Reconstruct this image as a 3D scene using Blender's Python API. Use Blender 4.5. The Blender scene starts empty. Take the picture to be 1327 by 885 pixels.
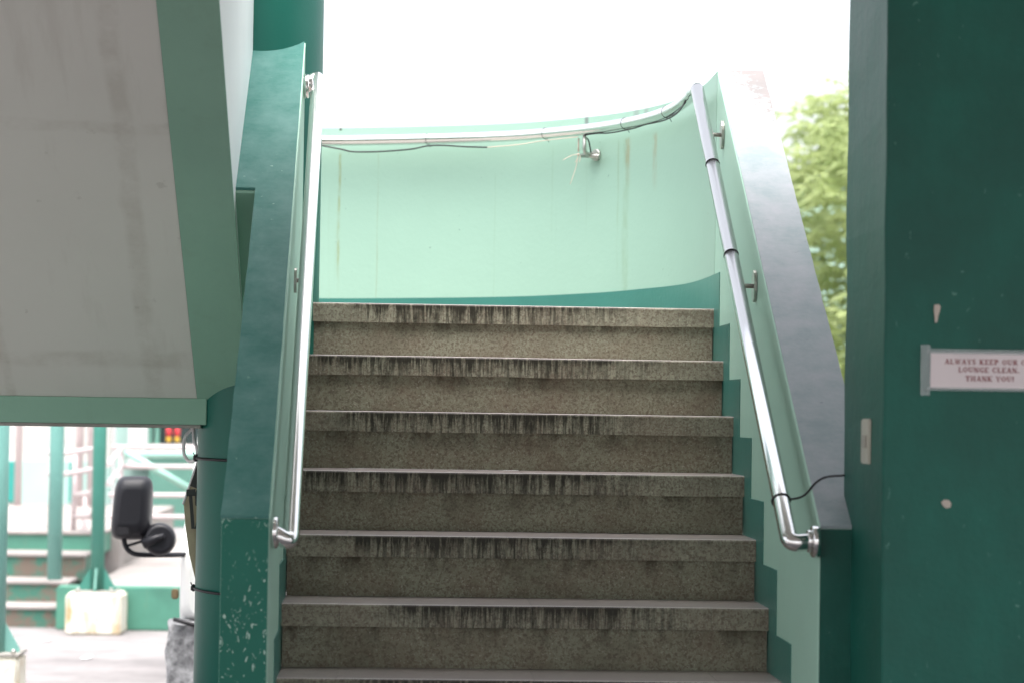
import bpy, bmesh, math, random
from mathutils import Vector, Matrix, noise
rnd = random.Random(7)
S = bpy.context.scene
COL = S.collection
R = math.radians
# ------------------------------------------------------------------ camera (eye level is z = 0)
cam_d = bpy.data.cameras.new('camera'); cam = bpy.data.objects.new('camera', cam_d); COL.objects.link(cam)
S.camera = cam
YAW, PITCH, ROLL = R(2.5766), R(1.6206), R(0.8627)
F = Vector((math.sin(YAW)*math.cos(PITCH), math.cos(YAW)*math.cos(PITCH), math.sin(PITCH)))
Rt = Vector((math.cos(YAW), -math.sin(YAW), 0)); U = Rt.cross(F)
Rt2 = Rt*math.cos(ROLL)+U*math.sin(ROLL); U2 = U*math.cos(ROLL)-Rt*math.sin(ROLL)
M3 = Matrix((Rt2, U2, -F)).transposed()
cam.matrix_world = M3.to_4x4()
cam_d.sensor_width = 36; cam_d.lens = 84.67; cam_d.clip_end = 600; cam_d.clip_start = 0.05
cam_d.dof.use_dof = True; cam_d.dof.focus_distance = 7.3; cam_d.dof.aperture_fstop = 3.6
# ------------------------------------------------------------------ sky, sun, exposure
SUN_EL, SUN_AZ = R(74), R(190)          # azimuth from +Y towards +X
world = bpy.data.worlds.new('World'); S.world = world; world.use_nodes = True
wn = world.node_tree; wn.nodes.clear()
sky = wn.nodes.new('ShaderNodeTexSky'); sky.sky_type = 'NISHITA'; sky.sun_disc = False
sky.sun_elevation = SUN_EL; sky.sun_rotation = SUN_AZ; sky.air_density = 1.0; sky.dust_density = 6.0; sky.ozone_density = 1.0
bg = wn.nodes.new('ShaderNodeBackground'); bg.inputs['Strength'].default_value = 0.15
wo = wn.nodes.new('ShaderNodeOutputWorld')
hs_ = wn.nodes.new('ShaderNodeHueSaturation'); hs_.inputs['Saturation'].default_value = .3      # overcast: the cloud layer takes the blue out
wn.links.new(sky.outputs[0], hs_.inputs['Color']); wn.links.new(hs_.outputs[0], bg.inputs['Color']); wn.links.new(bg.outputs[0], wo.inputs['Surface'])
sd = bpy.data.lights.new('sun', 'SUN'); sd.energy = 0.55; sd.angle = R(50); sd.color = (1, 0.97, 0.92)
sun = bpy.data.objects.new('sun', sd); COL.objects.link(sun)
tosun = Vector((math.sin(SUN_AZ)*math.cos(SUN_EL), math.cos(SUN_AZ)*math.cos(SUN_EL), math.sin(SUN_EL)))
sun.rotation_euler = tosun.to_track_quat('Z', 'Y').to_euler(); sun.location = (0, 0, 12)
S.view_settings.view_transform = 'Standard'; S.view_settings.look = 'None'
S.view_settings.exposure = 1.95; S.view_settings.gamma = 1.0; S.view_settings.use_curve_mapping = False
# ------------------------------------------------------------------ material helper
class NT:
    def __init__(s, name):
        s.m = bpy.data.materials.new(name); s.m.use_nodes = True; s.t = s.m.node_tree; s.t.nodes.clear()
        s.out = s.n('ShaderNodeOutputMaterial'); s.b = s.n('ShaderNodeBsdfPrincipled'); s.l(s.b.outputs[0], s.out.inputs[0])
        s.geo = s.n('ShaderNodeNewGeometry'); s.pos = s.geo.outputs['Position']
    def n(s, k): return s.t.nodes.new(k)
    def l(s, a, b): s.t.links.new(a, b)
    def val(s, sock, v):
        if hasattr(v, 'links'): s.l(v, sock)
        else: sock.default_value = v
    def scale(s, v, vec=None):
        n = s.n('ShaderNodeVectorMath'); n.operation = 'MULTIPLY'; s.l(vec or s.pos, n.inputs[0]); n.inputs[1].default_value = v; return n.outputs[0]
    def noise(s, sc=5, det=4, rough=.55, vec=None, dist=0):
        n = s.n('ShaderNodeTexNoise'); s.l(vec or s.pos, n.inputs['Vector']); n.inputs['Scale'].default_value = sc
        n.inputs['Detail'].default_value = det; n.inputs['Roughness'].default_value = rough; n.inputs['Distortion'].default_value = dist; return n.outputs['Fac']
    def voro(s, sc, vec=None, feat='F1'):
        n = s.n('ShaderNodeTexVoronoi'); n.feature = feat; s.l(vec or s.pos, n.inputs['Vector']); n.inputs['Scale'].default_value = sc; return n
    def ramp(s, fac, stops):
        n = s.n('ShaderNodeValToRGB'); s.l(fac, n.inputs[0]); e = n.color_ramp.elements
        while len(e) < len(stops): e.new(.5)
        for el, (p, c) in zip(e, stops):
            el.position = p; el.color = (c, c, c, 1) if not isinstance(c, tuple) else (*c, 1)
        return n.outputs[0]
    def math(s, op, a, b=0.0):
        n = s.n('ShaderNodeMath'); n.operation = op; s.val(n.inputs[0], a); s.val(n.inputs[1], b); return n.outputs[0]
    def mix(s, fac, a, b):
        n = s.n('ShaderNodeMix'); n.data_type = 'RGBA'; s.val(n.inputs[0], fac)
        for sk, v in ((n.inputs[6], a), (n.inputs[7], b)):
            if isinstance(v, tuple): sk.default_value = (*v, 1)
            else: s.l(v, sk)
        return n.outputs[2]
    def xyz(s):
        n = s.n('ShaderNodeSeparateXYZ'); s.l(s.pos, n.inputs[0]); return n.outputs
    def bump(s, h, st=.2, d=.01):
        n = s.n('ShaderNodeBump'); n.inputs['Strength'].default_value = st; n.inputs['Distance'].default_value = d
        s.l(h, n.inputs['Height']); s.l(n.outputs[0], s.b.inputs['Normal'])
    def set(s, col=None, rough=.5, metal=0., spec=None):
        if col is not None:
            if isinstance(col, tuple): s.b.inputs['Base Color'].default_value = (*col, 1)
            else: s.l(col, s.b.inputs['Base Color'])
        s.val(s.b.inputs['Roughness'], rough); s.val(s.b.inputs['Metallic'], metal)
        if spec is not None: s.b.inputs['Specular IOR Level'].default_value = spec
        return s.m

def paint(name, col, var=.12, rough=.45, chips=None, chip_col=(.5, .52, .47), bump=.15, dirt=.0, dirtcol=(.12, .1, .07), spec=.5, chip_scale=55):
    t = NT(name)
    n1 = t.noise(2.2, 6, .6); n2 = t.noise(30, 4, .6, t.scale((1, 1, .25)))
    dark = tuple(c*(1-var) for c in col); lite = tuple(min(1, c*(1+var)) for c in col)
    c = t.mix(t.ramp(n1, [(.3, 0.), (.7, 1.)]), dark, lite)
    c = t.mix(t.math('MULTIPLY', t.ramp(n2, [(.45, 0.), (.75, 1.)]), .25), c, dark)
    if dirt:
        d = t.noise(9, 6, .65, t.scale((1.2, 1.2, .25)))
        c = t.mix(t.math('MULTIPLY', t.ramp(d, [(.55, 0.), (.8, 1.)]), dirt), c, dirtcol)
    if chips:
        a = t.noise(chip_scale, 2, .45, t.scale((1, 1, .55)), 2.2); b = t.noise(5, 3)
        m = t.math('MULTIPLY', t.ramp(a, [(chips, 0.), (chips+.02, 1.)]), t.ramp(b, [(.30, 0.), (.46, 1.)]))
        c = t.mix(m, c, chip_col)
    h = t.noise(70, 5, .6); h2 = t.noise(7, 3)
    t.bump(t.math('ADD', h, t.math('MULTIPLY', h2, 2.)), bump, .004)
    r = t.math('ADD', t.math('MULTIPLY', n1, .25), rough-.12)
    return t.set(c, r, 0., spec)

MINT = (.375, .58, .475); GREEN = (.009, .125, .088)
M = {}
M['mint'] = paint('mint_wall_paint', MINT, .05, .55, dirt=.0)
M['palewall'] = paint('pale_inner_wall_paint', (.76, .80, .78), .04, .55)
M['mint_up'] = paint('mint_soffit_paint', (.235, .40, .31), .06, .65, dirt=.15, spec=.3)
M['green'] = paint('dark_green_paint', (.008, .095, .070), .28, .46, bump=.3, spec=.3, chips=.745, chip_col=(.08, .2, .16), chip_scale=40)
M['green_chip'] = paint('chipped_green_paint', GREEN, .10, .45, chips=.645, chip_col=(.36, .50, .43), spec=.28, chip_scale=62)
M['skirt'] = paint('teal_skirting_paint', (.042, .185, .155), .10, .35, bump=.2)
M['col'] = paint('column_green_paint', (.009, .112, .084), .08, .4, bump=.08, spec=.35)
# pale mint for the curved wall, with long run-down stains
def wall_stained():
    t = NT('stained_mint_paint'); x, y, z = t.xyz()
    n1 = t.noise(1.7, 5); c = t.mix(n1, tuple(a*.77 for a in MINT), tuple(a*.86 for a in MINT))
    v = t.noise(1., 3, .6, t.scale((26, 26, .7)))
    v2 = t.noise(1., 2, .5, t.scale((3.5, 3.5, .5)))
    m = t.math('MULTIPLY', t.ramp(v, [(.66, 0.), (.74, 1.)]), t.ramp(v2, [(.5, 0.), (.62, 1.)]))
    c = t.mix(t.math('MULTIPLY', m, .40), c, (.20, .27, .17))
    for x0, w, za, zb_, st, cc_ in ((-.262, .007, .55, 1.02, .7, (.24, .27, .12)), (-.11, .004, .35, 1.0, .5, (.24, .27, .15)), (.80, .012, .3, 1.0, .55, (.24, .36, .24)), (.775, .004, .6, 1.02, .5, (.24, .33, .2)), (.886, .007, .90, 1.0, .8, (.30, .24, .13)), (.805, .010, .93, 1.02, .7, (.30, .26, .15)), (.34, .003, .4, .9, .3, (.24, .36, .25)), (.55, .004, .7, 1.0, .3, (.24, .36, .25)), (.667, .0085, 1.045, 1.2, .9, (.16, .19, .18)), (.83, .012, 1.05, 1.2, .6, (.22, .26, .24)), (.86, .008, 1.05, 1.2, .6, (.22, .26, .24)), (-.26, .006, 1.08, 1.2, 1., (.05, .06, .05))):
        k = t.math('ABSOLUTE', t.math('ADD', t.math('SUBTRACT', x, x0), t.math('MULTIPLY', t.math('SUBTRACT', t.noise(6, 3), .5), .012)))
        k = t.ramp(k, [(w*.4, 1.), (w, 0.)])
        zr = t.math('MULTIPLY', t.ramp(t.math('ADD', z, .0), [(max(za-.12, 0), 0.), (za+.02, 1.), (min(zb_, .985), 1.), (min(zb_+.01, 1.), 0. if zb_ < 1.1 else 1.)]), t.ramp(t.noise(1., 4, .7, t.scale((30, 30, 9))), [(.32, 0.), (.6, 1.)]))
        if zb_ > 1.1: zr = t.math('GREATER_THAN', z, za)
        c = t.mix(t.math('MULTIPLY', t.math('MULTIPLY', k, zr), st), c, cc_)
    f = t.noise(60, 2); c = t.mix(t.math('MULTIPLY', t.ramp(f, [(.76, 0.), (.78, 1.)]), .6), c, (.08, .1, .08))
    t.bump(t.math('ADD', t.noise(60, 4), t.math('MULTIPLY', t.noise(9, 3), 2.)), .12, .004)
    return t.set(c, .6)
M['mint_stain'] = wall_stained()
def coping(name, col, lite, wear, rough=.4, spec=.4, rust=False):
    t = NT(name)
    a = t.noise(9, 7, .68); b = t.noise(55, 4, .6); c = t.mix(t.ramp(a, [(.35, 0.), (.68, 1.)]), col, lite)
    g = t.noise(1., 4, .6, t.scale((5, 60, 60)))
    c = t.mix(t.math('MULTIPLY', t.ramp(g, [(.55, 0.), (.75, 1.)]), .35), c, lite)
    w = t.math('MULTIPLY', t.ramp(t.noise(1., 4, .6, t.scale((34, 80, 80))), [(.70, 0.), (.73, 1.)]), t.ramp(t.noise(6, 2), [(.48, 0.), (.56, 1.)]))
    c = t.mix(w, c, wear)
    t.bump(t.math('ADD', b, t.math('MULTIPLY', t.noise(14, 5), 1.)), .14, .004)
    if rust:       # bare rusty patch at the upper outer corner
        x, y, z = t.xyz()
        k = t.math('ADD', t.math('MULTIPLY', t.math('SUBTRACT', y, 7.36), 2.4), t.math('MULTIPLY', t.math('SUBTRACT', x, 1.07), 5.))
        k = t.math('ADD', k, t.math('MULTIPLY', t.math('SUBTRACT', t.noise(38, 6, .75), .5), 2.2))
        c = t.mix(t.math('MULTIPLY', t.ramp(k, [(.22, 0.), (.62, 1.)]), .8), c, (.17, .135, .125))
        st = t.noise(3.2, 7, .7); c = t.mix(t.math('MULTIPLY', t.ramp(st, [(.55, 0.), (.75, 1.)]), .3), c, (.12, .13, .14))
    return t.set(c, rough, 0., spec)
M['cope_r'] = coping('worn_grey_coping', (.26, .32, .335), (.38, .395, .425), (.13, .14, .15), .45, .35, True)
M['cope_l'] = coping('worn_teal_coping', (.02, .125, .104), (.075, .19, .17), (.30, .44, .38), .5, .3)
def rusty():
    t = NT('weathered_concrete'); a = t.noise(22, 6, .7)
    c = t.mix(t.ramp(a, [(.42, 0.), (.6, 1.)]), (.42, .42, .44), (.16, .11, .09)); t.bump(a, .3, .005); return t.set(c, .7)
M['rusty'] = rusty()
def soffit():
    t = NT('grey_soffit_paint'); a = t.noise(1.6, 6, .6); c = t.mix(a, (.55, .54, .50), (.62, .61, .57))
    s = t.noise(1., 5, .65, t.scale((9, 1.2, 1.2))); c = t.mix(t.math('MULTIPLY', t.ramp(s, [(.56, 0.), (.72, 1.)]), .3), c, (.40, .37, .33))
    p = t.noise(11, 4); c = t.mix(t.math('MULTIPLY', t.ramp(p, [(.68, 0.), (.72, 1.)]), .25), c, (.22, .2, .17))
    x, y, z = t.xyz()
    for ax, c0, w in ((x, -.775, .035), (x, -1.22, .02), (y, 7.44, .04), (y, 6.56, .025)):      # patched shuttering joints
        wob = t.math('MULTIPLY', t.math('SUBTRACT', t.noise(5, 4), .5), .05)
        k = t.math('ABSOLUTE', t.math('ADD', t.math('SUBTRACT', ax, c0), wob))
        k = t.math('MULTIPLY', t.ramp(k, [(w*.5, 1.), (w, 0.)]), t.ramp(t.noise(4, 5, .7), [(.38, 0.), (.6, 1.)]))
        c = t.mix(t.math('MULTIPLY', k, .38), c, (.36, .33, .285))
    t.bump(t.noise(40, 5), .15, .004); return t.set(c, .8)
M['soffit'] = soffit()
def conc(name, a, b, sc=6, rough=.85):
    t = NT(name); n = t.noise(sc, 8, .65); f = t.noise(sc*14, 3)
    c = t.mix(t.ramp(n, [(.3, 0.), (.7, 1.)]), a, b); t.bump(f, .3, .005); return t.set(c, rough)
M['concrete'] = conc('concrete', (.20, .19, .17), (.34, .32, .30))
M['ground'] = conc('worn_asphalt_concrete', (.13, .12, .12), (.27, .25, .25), 1.6)
M['core'] = conc('mortar', (.05, .045, .038), (.09, .08, .07), 20)
# speckled stone of the steps
Z0, H = -.6902, .17
def terrazzo(name, streak, tint):
    t = NT(name); x, y, z = t.xyz()
    v = t.noise(120, 5, .72, None, .4); v2 = t.noise(60, 5, .7); v3 = t.noise(6, 6, .7)
    base = t.mix(t.ramp(t.noise(3.2, 4), [(.35, 0.), (.65, 1.)]), tint, tuple(c*1.15 for c in tint))
    c = t.mix(t.math('MULTIPLY', t.ramp(v, [(.41, 1.), (.55, 0.)]), .72), base, (.095, .068, .05))
    c = t.mix(t.math('MULTIPLY', t.ramp(v3, [(.42, 0.), (.66, 1.)]), .42), c, (.15, .095, .07))
    c = t.mix(t.math('MULTIPLY', t.ramp(v2, [(.52, 0.), (.66, 1.)]), .5), c, (.14, .12, .085))
    c = t.mix(t.math('MULTIPLY', t.ramp(t.noise(160, 2), [(.62, 0.), (.70, 1.)]), .5), c, (.42, .40, .34))
    big = t.noise(2.4, 4, .6, t.scale((1, 1, 2.2)))
    if streak:
        # grime runs down the nosing from its lip, thickest where feet have worn the middle
        fr = t.math('DIVIDE', t.math('FRACT', t.math('DIVIDE', t.math('ADD', z, -Z0+H*20-.0005), H)), 1.)    # 1 at the lip .. .65
        lip = t.ramp(fr, [(.70, 0.25), (.86, .5), (.97, .95), (.995, 1.)])
        run = t.noise(1., 5, .7, t.scale((88, 170, 7)), .4)
        sid = t.math('FLOOR', t.math('DIVIDE', t.math('ADD', z, -Z0+H*20-.0005), H))
        sh_ = t.math('MULTIPLY', t.math('SINE', t.math('MULTIPLY', sid, 12.9)), .11)
        xm = t.ramp(t.math('ADD', t.math('MULTIPLY', t.math('ADD', t.math('ADD', x, .31), sh_), .77), t.math('MULTIPLY', t.math('SUBTRACT', big, .5), 1.1)), [(.06, 0.03), (.26, 1.), (.66, 1.), (.94, .15)])
        run2 = t.noise(1., 4, .7, t.scale((30, 60, 9)), .8)
        g = t.math('ADD', t.math('ADD', t.math('MULTIPLY', t.ramp(run, [(.39, 0.), (.57, 1.)]), .95), t.math('MULTIPLY', t.ramp(run2, [(.40, 0.), (.65, 1.)]), .45)), t.math('SUBTRACT', lip, .62))
        g = t.math('MINIMUM', t.math('MAXIMUM', t.math('MULTIPLY', g, xm), 0.), 1.)
        c = t.mix(t.math('MULTIPLY', g, .95), c, (.016, .014, .008))
    else:
        fr = t.math('FRACT', t.math('DIVIDE', t.math('ADD', z, -Z0+H*20), H))
        st = t.noise(1., 5, .65, t.scale((14, 14, 6)), .5)
        tp = t.ramp(fr, [(.30, 0.), (.64, 1.)])
        g = t.math('MULTIPLY', t.ramp(st, [(.47, 0.), (.64, 1.)]), tp)
        c = t.mix(t.math('MULTIPLY', g, .75), c, (.035, .030, .02))
        g2 = t.math('MULTIPLY', t.ramp(t.noise(5, 5, .65), [(.5, 0.), (.7, 1.)]), .45)
        c = t.mix(g2, c, (.10, .085, .06))
    t.bump(v, .10, .003)
    if streak:     # trodden top polished, pale sky reflection painted into its colour; the front stays rough
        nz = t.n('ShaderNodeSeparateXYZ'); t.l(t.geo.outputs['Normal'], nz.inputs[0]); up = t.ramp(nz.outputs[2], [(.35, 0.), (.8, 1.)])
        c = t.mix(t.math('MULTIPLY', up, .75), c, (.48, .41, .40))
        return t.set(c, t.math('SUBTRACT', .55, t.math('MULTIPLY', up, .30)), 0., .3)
    return t.set(c, .7, 0., .15)
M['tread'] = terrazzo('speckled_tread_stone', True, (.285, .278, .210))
M['riser'] = terrazzo('speckled_riser_stone', False, (.235, .236, .178))
def steel(name='polished_steel', rough=.16, col=(.74, .73, .72)):
    t = NT(name); n = t.noise(1., 4, .6, t.scale((220, 12, 12))); r = t.math('ADD', t.math('MULTIPLY', n, .12), rough-.06)
    return t.set(col, r, 1.)
M['steel'] = steel()
M['steel_dull'] = steel('dull_steel', .35, (.45, .44, .41))
def plain(name, col, rough=.5, metal=0., var=.15, sc=12, spec=.5):
    t = NT(name); n = t.noise(sc, 5); c = t.mix(n, tuple(a*(1-var) for a in col), tuple(min(1, a*(1+var)) for a in col)); t.bump(t.noise(sc*6, 3), .06, .003)
    return t.set(c, rough, metal, spec)
M['black'] = plain('black_plastic', (.010, .010, .014), .5, spec=.35)
M['wire'] = plain('black_wire', (.010, .009, .012), .5)
M['white'] = plain('white_vehicle_paint', (.72, .72, .70), .25, var=.04)
M['paper'] = plain('sign_paper', (.70, .63, .64), .6, var=.03)
M['ink'] = plain('maroon_ink', (.23, .045, .05), .7)
M['switch'] = plain('ivory_plastic', (.46, .44, .37), .45)
M['switch2'] = plain('ivory_rocker', (.36, .33, .28), .45)
M['chipplaster'] = plain('bare_plaster', (.52, .46, .40), .9, var=.25, sc=80)
M['string'] = plain('pale_string', (.62, .50, .42), .9)
M['whitecable'] = plain('white_cable', (.75, .75, .75), .5)
M['glass'] = plain('dark_glass', (.02, .025, .03), .08)
M['rubber'] = plain('tyre_rubber', (.02, .02, .02), .8)
M['tube'] = plain('pale_rail_paint', (.55, .47, .47), .4, var=.1)
M['tubemint'] = plain('mint_rail_paint', (.30, .52, .44), .4)
M['postgreen'] = paint('post_green_paint', (.05, .22, .17), .12, .4, dirt=.2)
M['postpale'] = paint('pale_post_paint', (.15, .34, .30), .12, .4, dirt=.15)
M['creamwall'] = paint('cream_wall', (.58, .57, .54), .05, .7)
M['mintfar'] = paint('pale_mint_wall', (.42, .60, .55), .05, .7)
M['teal'] = plain('teal_panel', (.03, .30, .26), .5)
M['shutter'] = paint('mint_shutter_paint', (.16, .36, .29), .1, .5)
M['darkin'] = plain('dark_interior', (.015, .03, .03), .8)
M['red'] = plain('red_plastic', (.65, .05, .06), .5)
M['yellow'] = plain('yellow_plastic', (.75, .45, .04), .5)
M['cloth'] = plain('white_cloth', (.7, .7, .7), .9)
M['plat'] = conc('platform_floor', (.23, .205, .195), (.33, .30, .285), 3)
def peel():
    t = NT('peeling_green_paint'); a = t.noise(6, 7, .7); c = t.mix(t.ramp(a, [(.45, 0.), (.56, 1.)]), (.045, .16, .115), (.15, .115, .09)); return t.set(c, .7)
M['peel'] = peel()
M['lowgreen'] = paint('faded_green_wall', (.07, .23, .165), .25, .6, dirt=.45, dirtcol=(.2, .2, .14))
def whiteblock():
    t = NT('lime_washed_block'); a = t.noise(1., 6, .65, t.scale((14, 14, 3))); c = t.mix(t.ramp(a, [(.5, 0.), (.68, 1.)]), (.62, .60, .52), (.42, .27, .10)); t.bump(t.noise(30, 5), .5, .01); return t.set(c, .85)
M['block'] = whiteblock()
M['tarp'] = plain('olive_tarpaulin', (.34, .31, .19), .5, var=.25, sc=20)
M['tarpdark'] = plain('dark_tarpaulin_print', (.012, .02, .016), .5)
M['wrap'] = conc('grubby_grey_wrap', (.04, .04, .045), (.42, .42, .43), 24)
M['brownpanel'] = plain('brown_panel', (.17, .12, .06), .6, var=.4)
M['bark'] = conc('bark', (.07, .05, .035), (.13, .10, .075), 18)
def tape():
    t = NT('clear_tape'); t.set((.55, .62, .62), .25); t.b.inputs['Alpha'].default_value = .28; return t.m
M['tape'] = tape()
def leafmat():
    t = NT('leaf_green'); o = t.n('ShaderNodeObjectInfo'); n = t.noise(2.2, 3)
    c = t.mix(t.ramp(n, [(.3, 0.), (.7, 1.)]), (.20, .27, .11), (.31, .36, .18)); t.set(c, .4)
    tr = t.n('ShaderNodeBsdfTranslucent'); t.l(t.mix(n, (.44, .54, .24), (.60, .66, .34)), tr.inputs[0])
    mx = t.n('ShaderNodeMixShader'); mx.inputs[0].default_value = .58; t.l(t.b.outputs[0], mx.inputs[1]); t.l(tr.outputs[0], mx.inputs[2]); t.l(mx.outputs[0], t.out.inputs[0])
    return t.m
M['leaf'] = leafmat()
# ------------------------------------------------------------------ geometry helpers
def bx(bm, x0, x1, y0, y1, z0, z1, bev=0.):
    vs = [bm.verts.new(p) for p in ((x0,y0,z0),(x1,y0,z0),(x1,y1,z0),(x0,y1,z0),(x0,y0,z1),(x1,y0,z1),(x1,y1,z1),(x0,y1,z1))]
    fs = [bm.faces.new([vs[i] for i in f]) for f in ((3,2,1,0),(4,5,6,7),(0,1,5,4),(1,2,6,5),(2,3,7,6),(3,0,4,7))]
    if bev:
        es = list({e for f in fs for e in f.edges}); bmesh.ops.bevel(bm, geom=es, offset=bev, segments=2, affect='EDGES', clamp_overlap=True)
    return bm
def prism(bm, pts, off):     # polygon extruded by vector
    off = Vector(off); a = [bm.verts.new(p) for p in pts]; b = [bm.verts.new(Vector(p)+off) for p in pts]; n = len(pts)
    bm.faces.new(a[::-1]); bm.faces.new(b)
    for i in range(n): bm.faces.new((a[i], a[(i+1) % n], b[(i+1) % n], b[i]))
    bmesh.ops.recalc_face_normals(bm, faces=bm.faces[:])
    return bm
def hexa(bm, lo, hi):        # two quads (lists of 4 points) joined
    a = [bm.verts.new(p) for p in lo]; b = [bm.verts.new(p) for p in hi]
    bm.faces.new(a[::-1]); bm.faces.new(b)
    for i in range(4): bm.faces.new((a[i], a[(i+1) % 4], b[(i+1) % 4], b[i]))
    bmesh.ops.recalc_face_normals(bm, faces=bm.faces[:]); return bm
def tube(bm, pts, r, seg=12, caps=True):
    pts = [Vector(p) for p in pts]; n = len(pts); rs = r if isinstance(r, (list, tuple)) else [r]*n
    t0 = (pts[1]-pts[0]).normalized(); ref = Vector((0, 0, 1)) if abs(t0.z) < .9 else Vector((1, 0, 0))
    nrm = (ref-t0*ref.dot(t0)).normalized(); rings = []
    for i, p in enumerate(pts):
        t = (pts[min(i+1, n-1)]-pts[max(i-1, 0)]).normalized()
        nrm = (nrm-t*nrm.dot(t)).normalized(); bn = t.cross(nrm)
        rings.append([bm.verts.new(p+(nrm*math.cos(2*math.pi*k/seg)+bn*math.sin(2*math.pi*k/seg))*rs[i]) for k in range(seg)])
    for a, b in zip(rings, rings[1:]):
        for k in range(seg): bm.faces.new((a[k], a[(k+1) % seg], b[(k+1) % seg], b[k])).smooth = True
    if caps: bm.faces.new(rings[0][::-1]); bm.faces.new(rings[-1])
    return bm
def fillet(pts, rad, n=8):
    pts = [Vector(p) for p in pts]; out = [pts[0]]
    for a, p, b in zip(pts, pts[1:], pts[2:]):
        d1 = (a-p).normalized(); d2 = (b-p).normalized(); L = min(rad, (a-p).length*.49, (b-p).length*.49)
        s, e = p+d1*L, p+d2*L
        for i in range(n+1):
            t = i/n; out.append(s*(1-t)**2+p*2*t*(1-t)+e*t*t)
    out.append(pts[-1]); return out
def spline(pts, n=8):
    pts = [Vector(p) for p in pts]; P = [pts[0]*2-pts[1]]+pts+[pts[-1]*2-pts[-2]]; out = []
    for i in range(1, len(P)-2):
        a, b, c, d = P[i-1:i+3]
        for k in range(n):
            t = k/n; out.append(.5*((2*b)+(c-a)*t+(2*a-5*b+4*c-d)*t*t+(3*b-a-3*c+d)*t**3))
    out.append(pts[-1]); return out
def disc(bm, c, axis, r, th, seg=24, bev=0.):
    axis = Vector(axis).normalized(); c = Vector(c)
    return tube(bm, [c, c+axis*th*.12, c+axis*th*.85, c+axis*th], [r*.94, r, r, r*.9], seg)
def blob(bm, c, rx, ry, rz, sub=2, amp=.0, seed=0):
    r = bmesh.ops.create_icosphere(bm, subdivisions=sub, radius=1)
    for v in r['verts']:
        k = 1+amp*noise.noise(v.co*2.3+Vector((seed, 0, 0))); v.co = Vector((c[0]+v.co.x*rx*k, c[1]+v.co.y*ry*k, c[2]+v.co.z*rz*k))
    for f in bm.faces: f.smooth = True
    return bm
def thing(name, label, cat, loc=(0, 0, 0), group=None):
    o = bpy.data.objects.new(name, None); COL.objects.link(o); o.location = loc; o.empty_display_size = .1
    o['label'] = label; o['category'] = cat
    if group: o['group'] = group
    return o
def world_loc(o):
    l = o.location.copy()
    while o.parent: o = o.parent
    return l
def obj(name, bm, mat, parent=None, bev=0., label=None):
    me = bpy.data.meshes.new(name); bm.to_mesh(me); bm.free()
    o = bpy.data.objects.new(name, me); COL.objects.link(o); me.materials.append(M[mat])
    if parent:
        o.parent = parent
        if parent.type == 'EMPTY': o.matrix_parent_inverse = Matrix.Translation(-parent.location)
    if bev:
        m = o.modifiers.new('bevel', 'BEVEL'); m.width = bev; m.segments = 2; m.limit_method = 'ANGLE'; m.angle_limit = R(40)
    if label: o['label'] = label
    return o
def tag(o, label=None, cat=None, group=None, kind=None):
    for k, v in (('label', label), ('category', cat), ('group', group), ('kind', kind)):
        if v: o[k] = v
    return o
B = bmesh.new
GZ = -1.54
# ------------------------------------------------------------------ ground
bm = B(); bx(bm, -150, 150, -60, 300, GZ-.3, GZ); tag(obj('ground', bm, 'ground'), kind='structure')
# upper floor the photographer stands under, out of view, edges shaped for the light
bm = B(); prism(bm, [(-5, -1.2, 1.78), (5.5, -1.2, 1.78), (5.5, 6.7, 1.78), (-.40, 6.7, 1.78), (-.40, 5.0, 1.78), (-5, 5.0, 1.78)], (0, 0, .27))
tag(obj('upper_floor_slab', bm, 'soffit'), 'grey concrete floor slab roofing the car lounge overhead', 'floor slab')
def xl(y): return -.308-(y-5.72)*.0086
# ------------------------------------------------------------------ the lower flight
G, D0, XL, XR = .2439, 6.1755, -.310, .9885
stair = thing('staircase', 'speckled stone steps with grimy nosings climbing to the curved landing', 'staircase', (.34, 4.9, GZ))
for k in range(-4, 7):
    d = D0+k*G; z = Z0+k*H
    c = B(); zb = GZ if k == -4 else z-H+.002
    bx(c, XL+.012, XR-.012, d+.030, d+G+.10, zb, z-.010)
    step = obj('step', c, 'core', stair)
    jit = lambda a: (rnd.random()-.5)*a
    x0 = xl(d)+.002
    cuts = [x0, x0+.17+jit(.05), .36+jit(.03), XR-.14+jit(.06), XR-.001]
    dep = G+.05 if k < 6 else .30
    for a, b in zip(cuts, cuts[1:]):
        q = B(); e = jit(.002); zt = z+jit(.0008); prism(q, [(a+.0003, d+e, z-.060+jit(.002)), (a+.0003, d+e, zt-.006), (a+.0003, d+e+.0018, zt-.0018), (a+.0003, d+e+.006, zt), (a+.0003, d+dep, zt), (a+.0003, d+dep, z-.058)], (b-a-.0006, 0, 0))
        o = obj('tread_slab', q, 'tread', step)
    cuts = [x0+.003, x0+.19+jit(.1), .33+jit(.06), XR-.004]
    for a, b in zip(cuts, cuts[1:]):
        q = B(); e = jit(.002); bx(q, a+.0001, b-.0001, d+.010+e, d+.028, z-H+.001, z-.0585)
        obj('riser_slab', q, 'riser', step)
# landing slab
PLAN = [(.9885, 7.60), (.988, 7.95), (.962, 8.27), (.888, 8.545), (.772, 8.78), (.655, 8.93), (.503, 9.085), (.365, 9.18), (.215, 9.258), (-.083, 9.375), (-.32, 9.445), (-.46, 9.46)]
plan = [(p.x, p.y) for p in spline([(x, y, 0) for x, y in PLAN], 5)]
XC = -.46
full = plan+[(2*XC-x, y) for x, y in plan[-2::-1]]
bm = B(); poly = [(x, y, -.07) for x, y in full if y > 7.70]
poly = [(full[0][0], 7.70, -.07)]+poly+[(full[-1][0], 7.70, -.07)]
prism(bm, poly, (0, 0, .07+.318)); obj('landing_slab', bm, 'concrete', stair)
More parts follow.
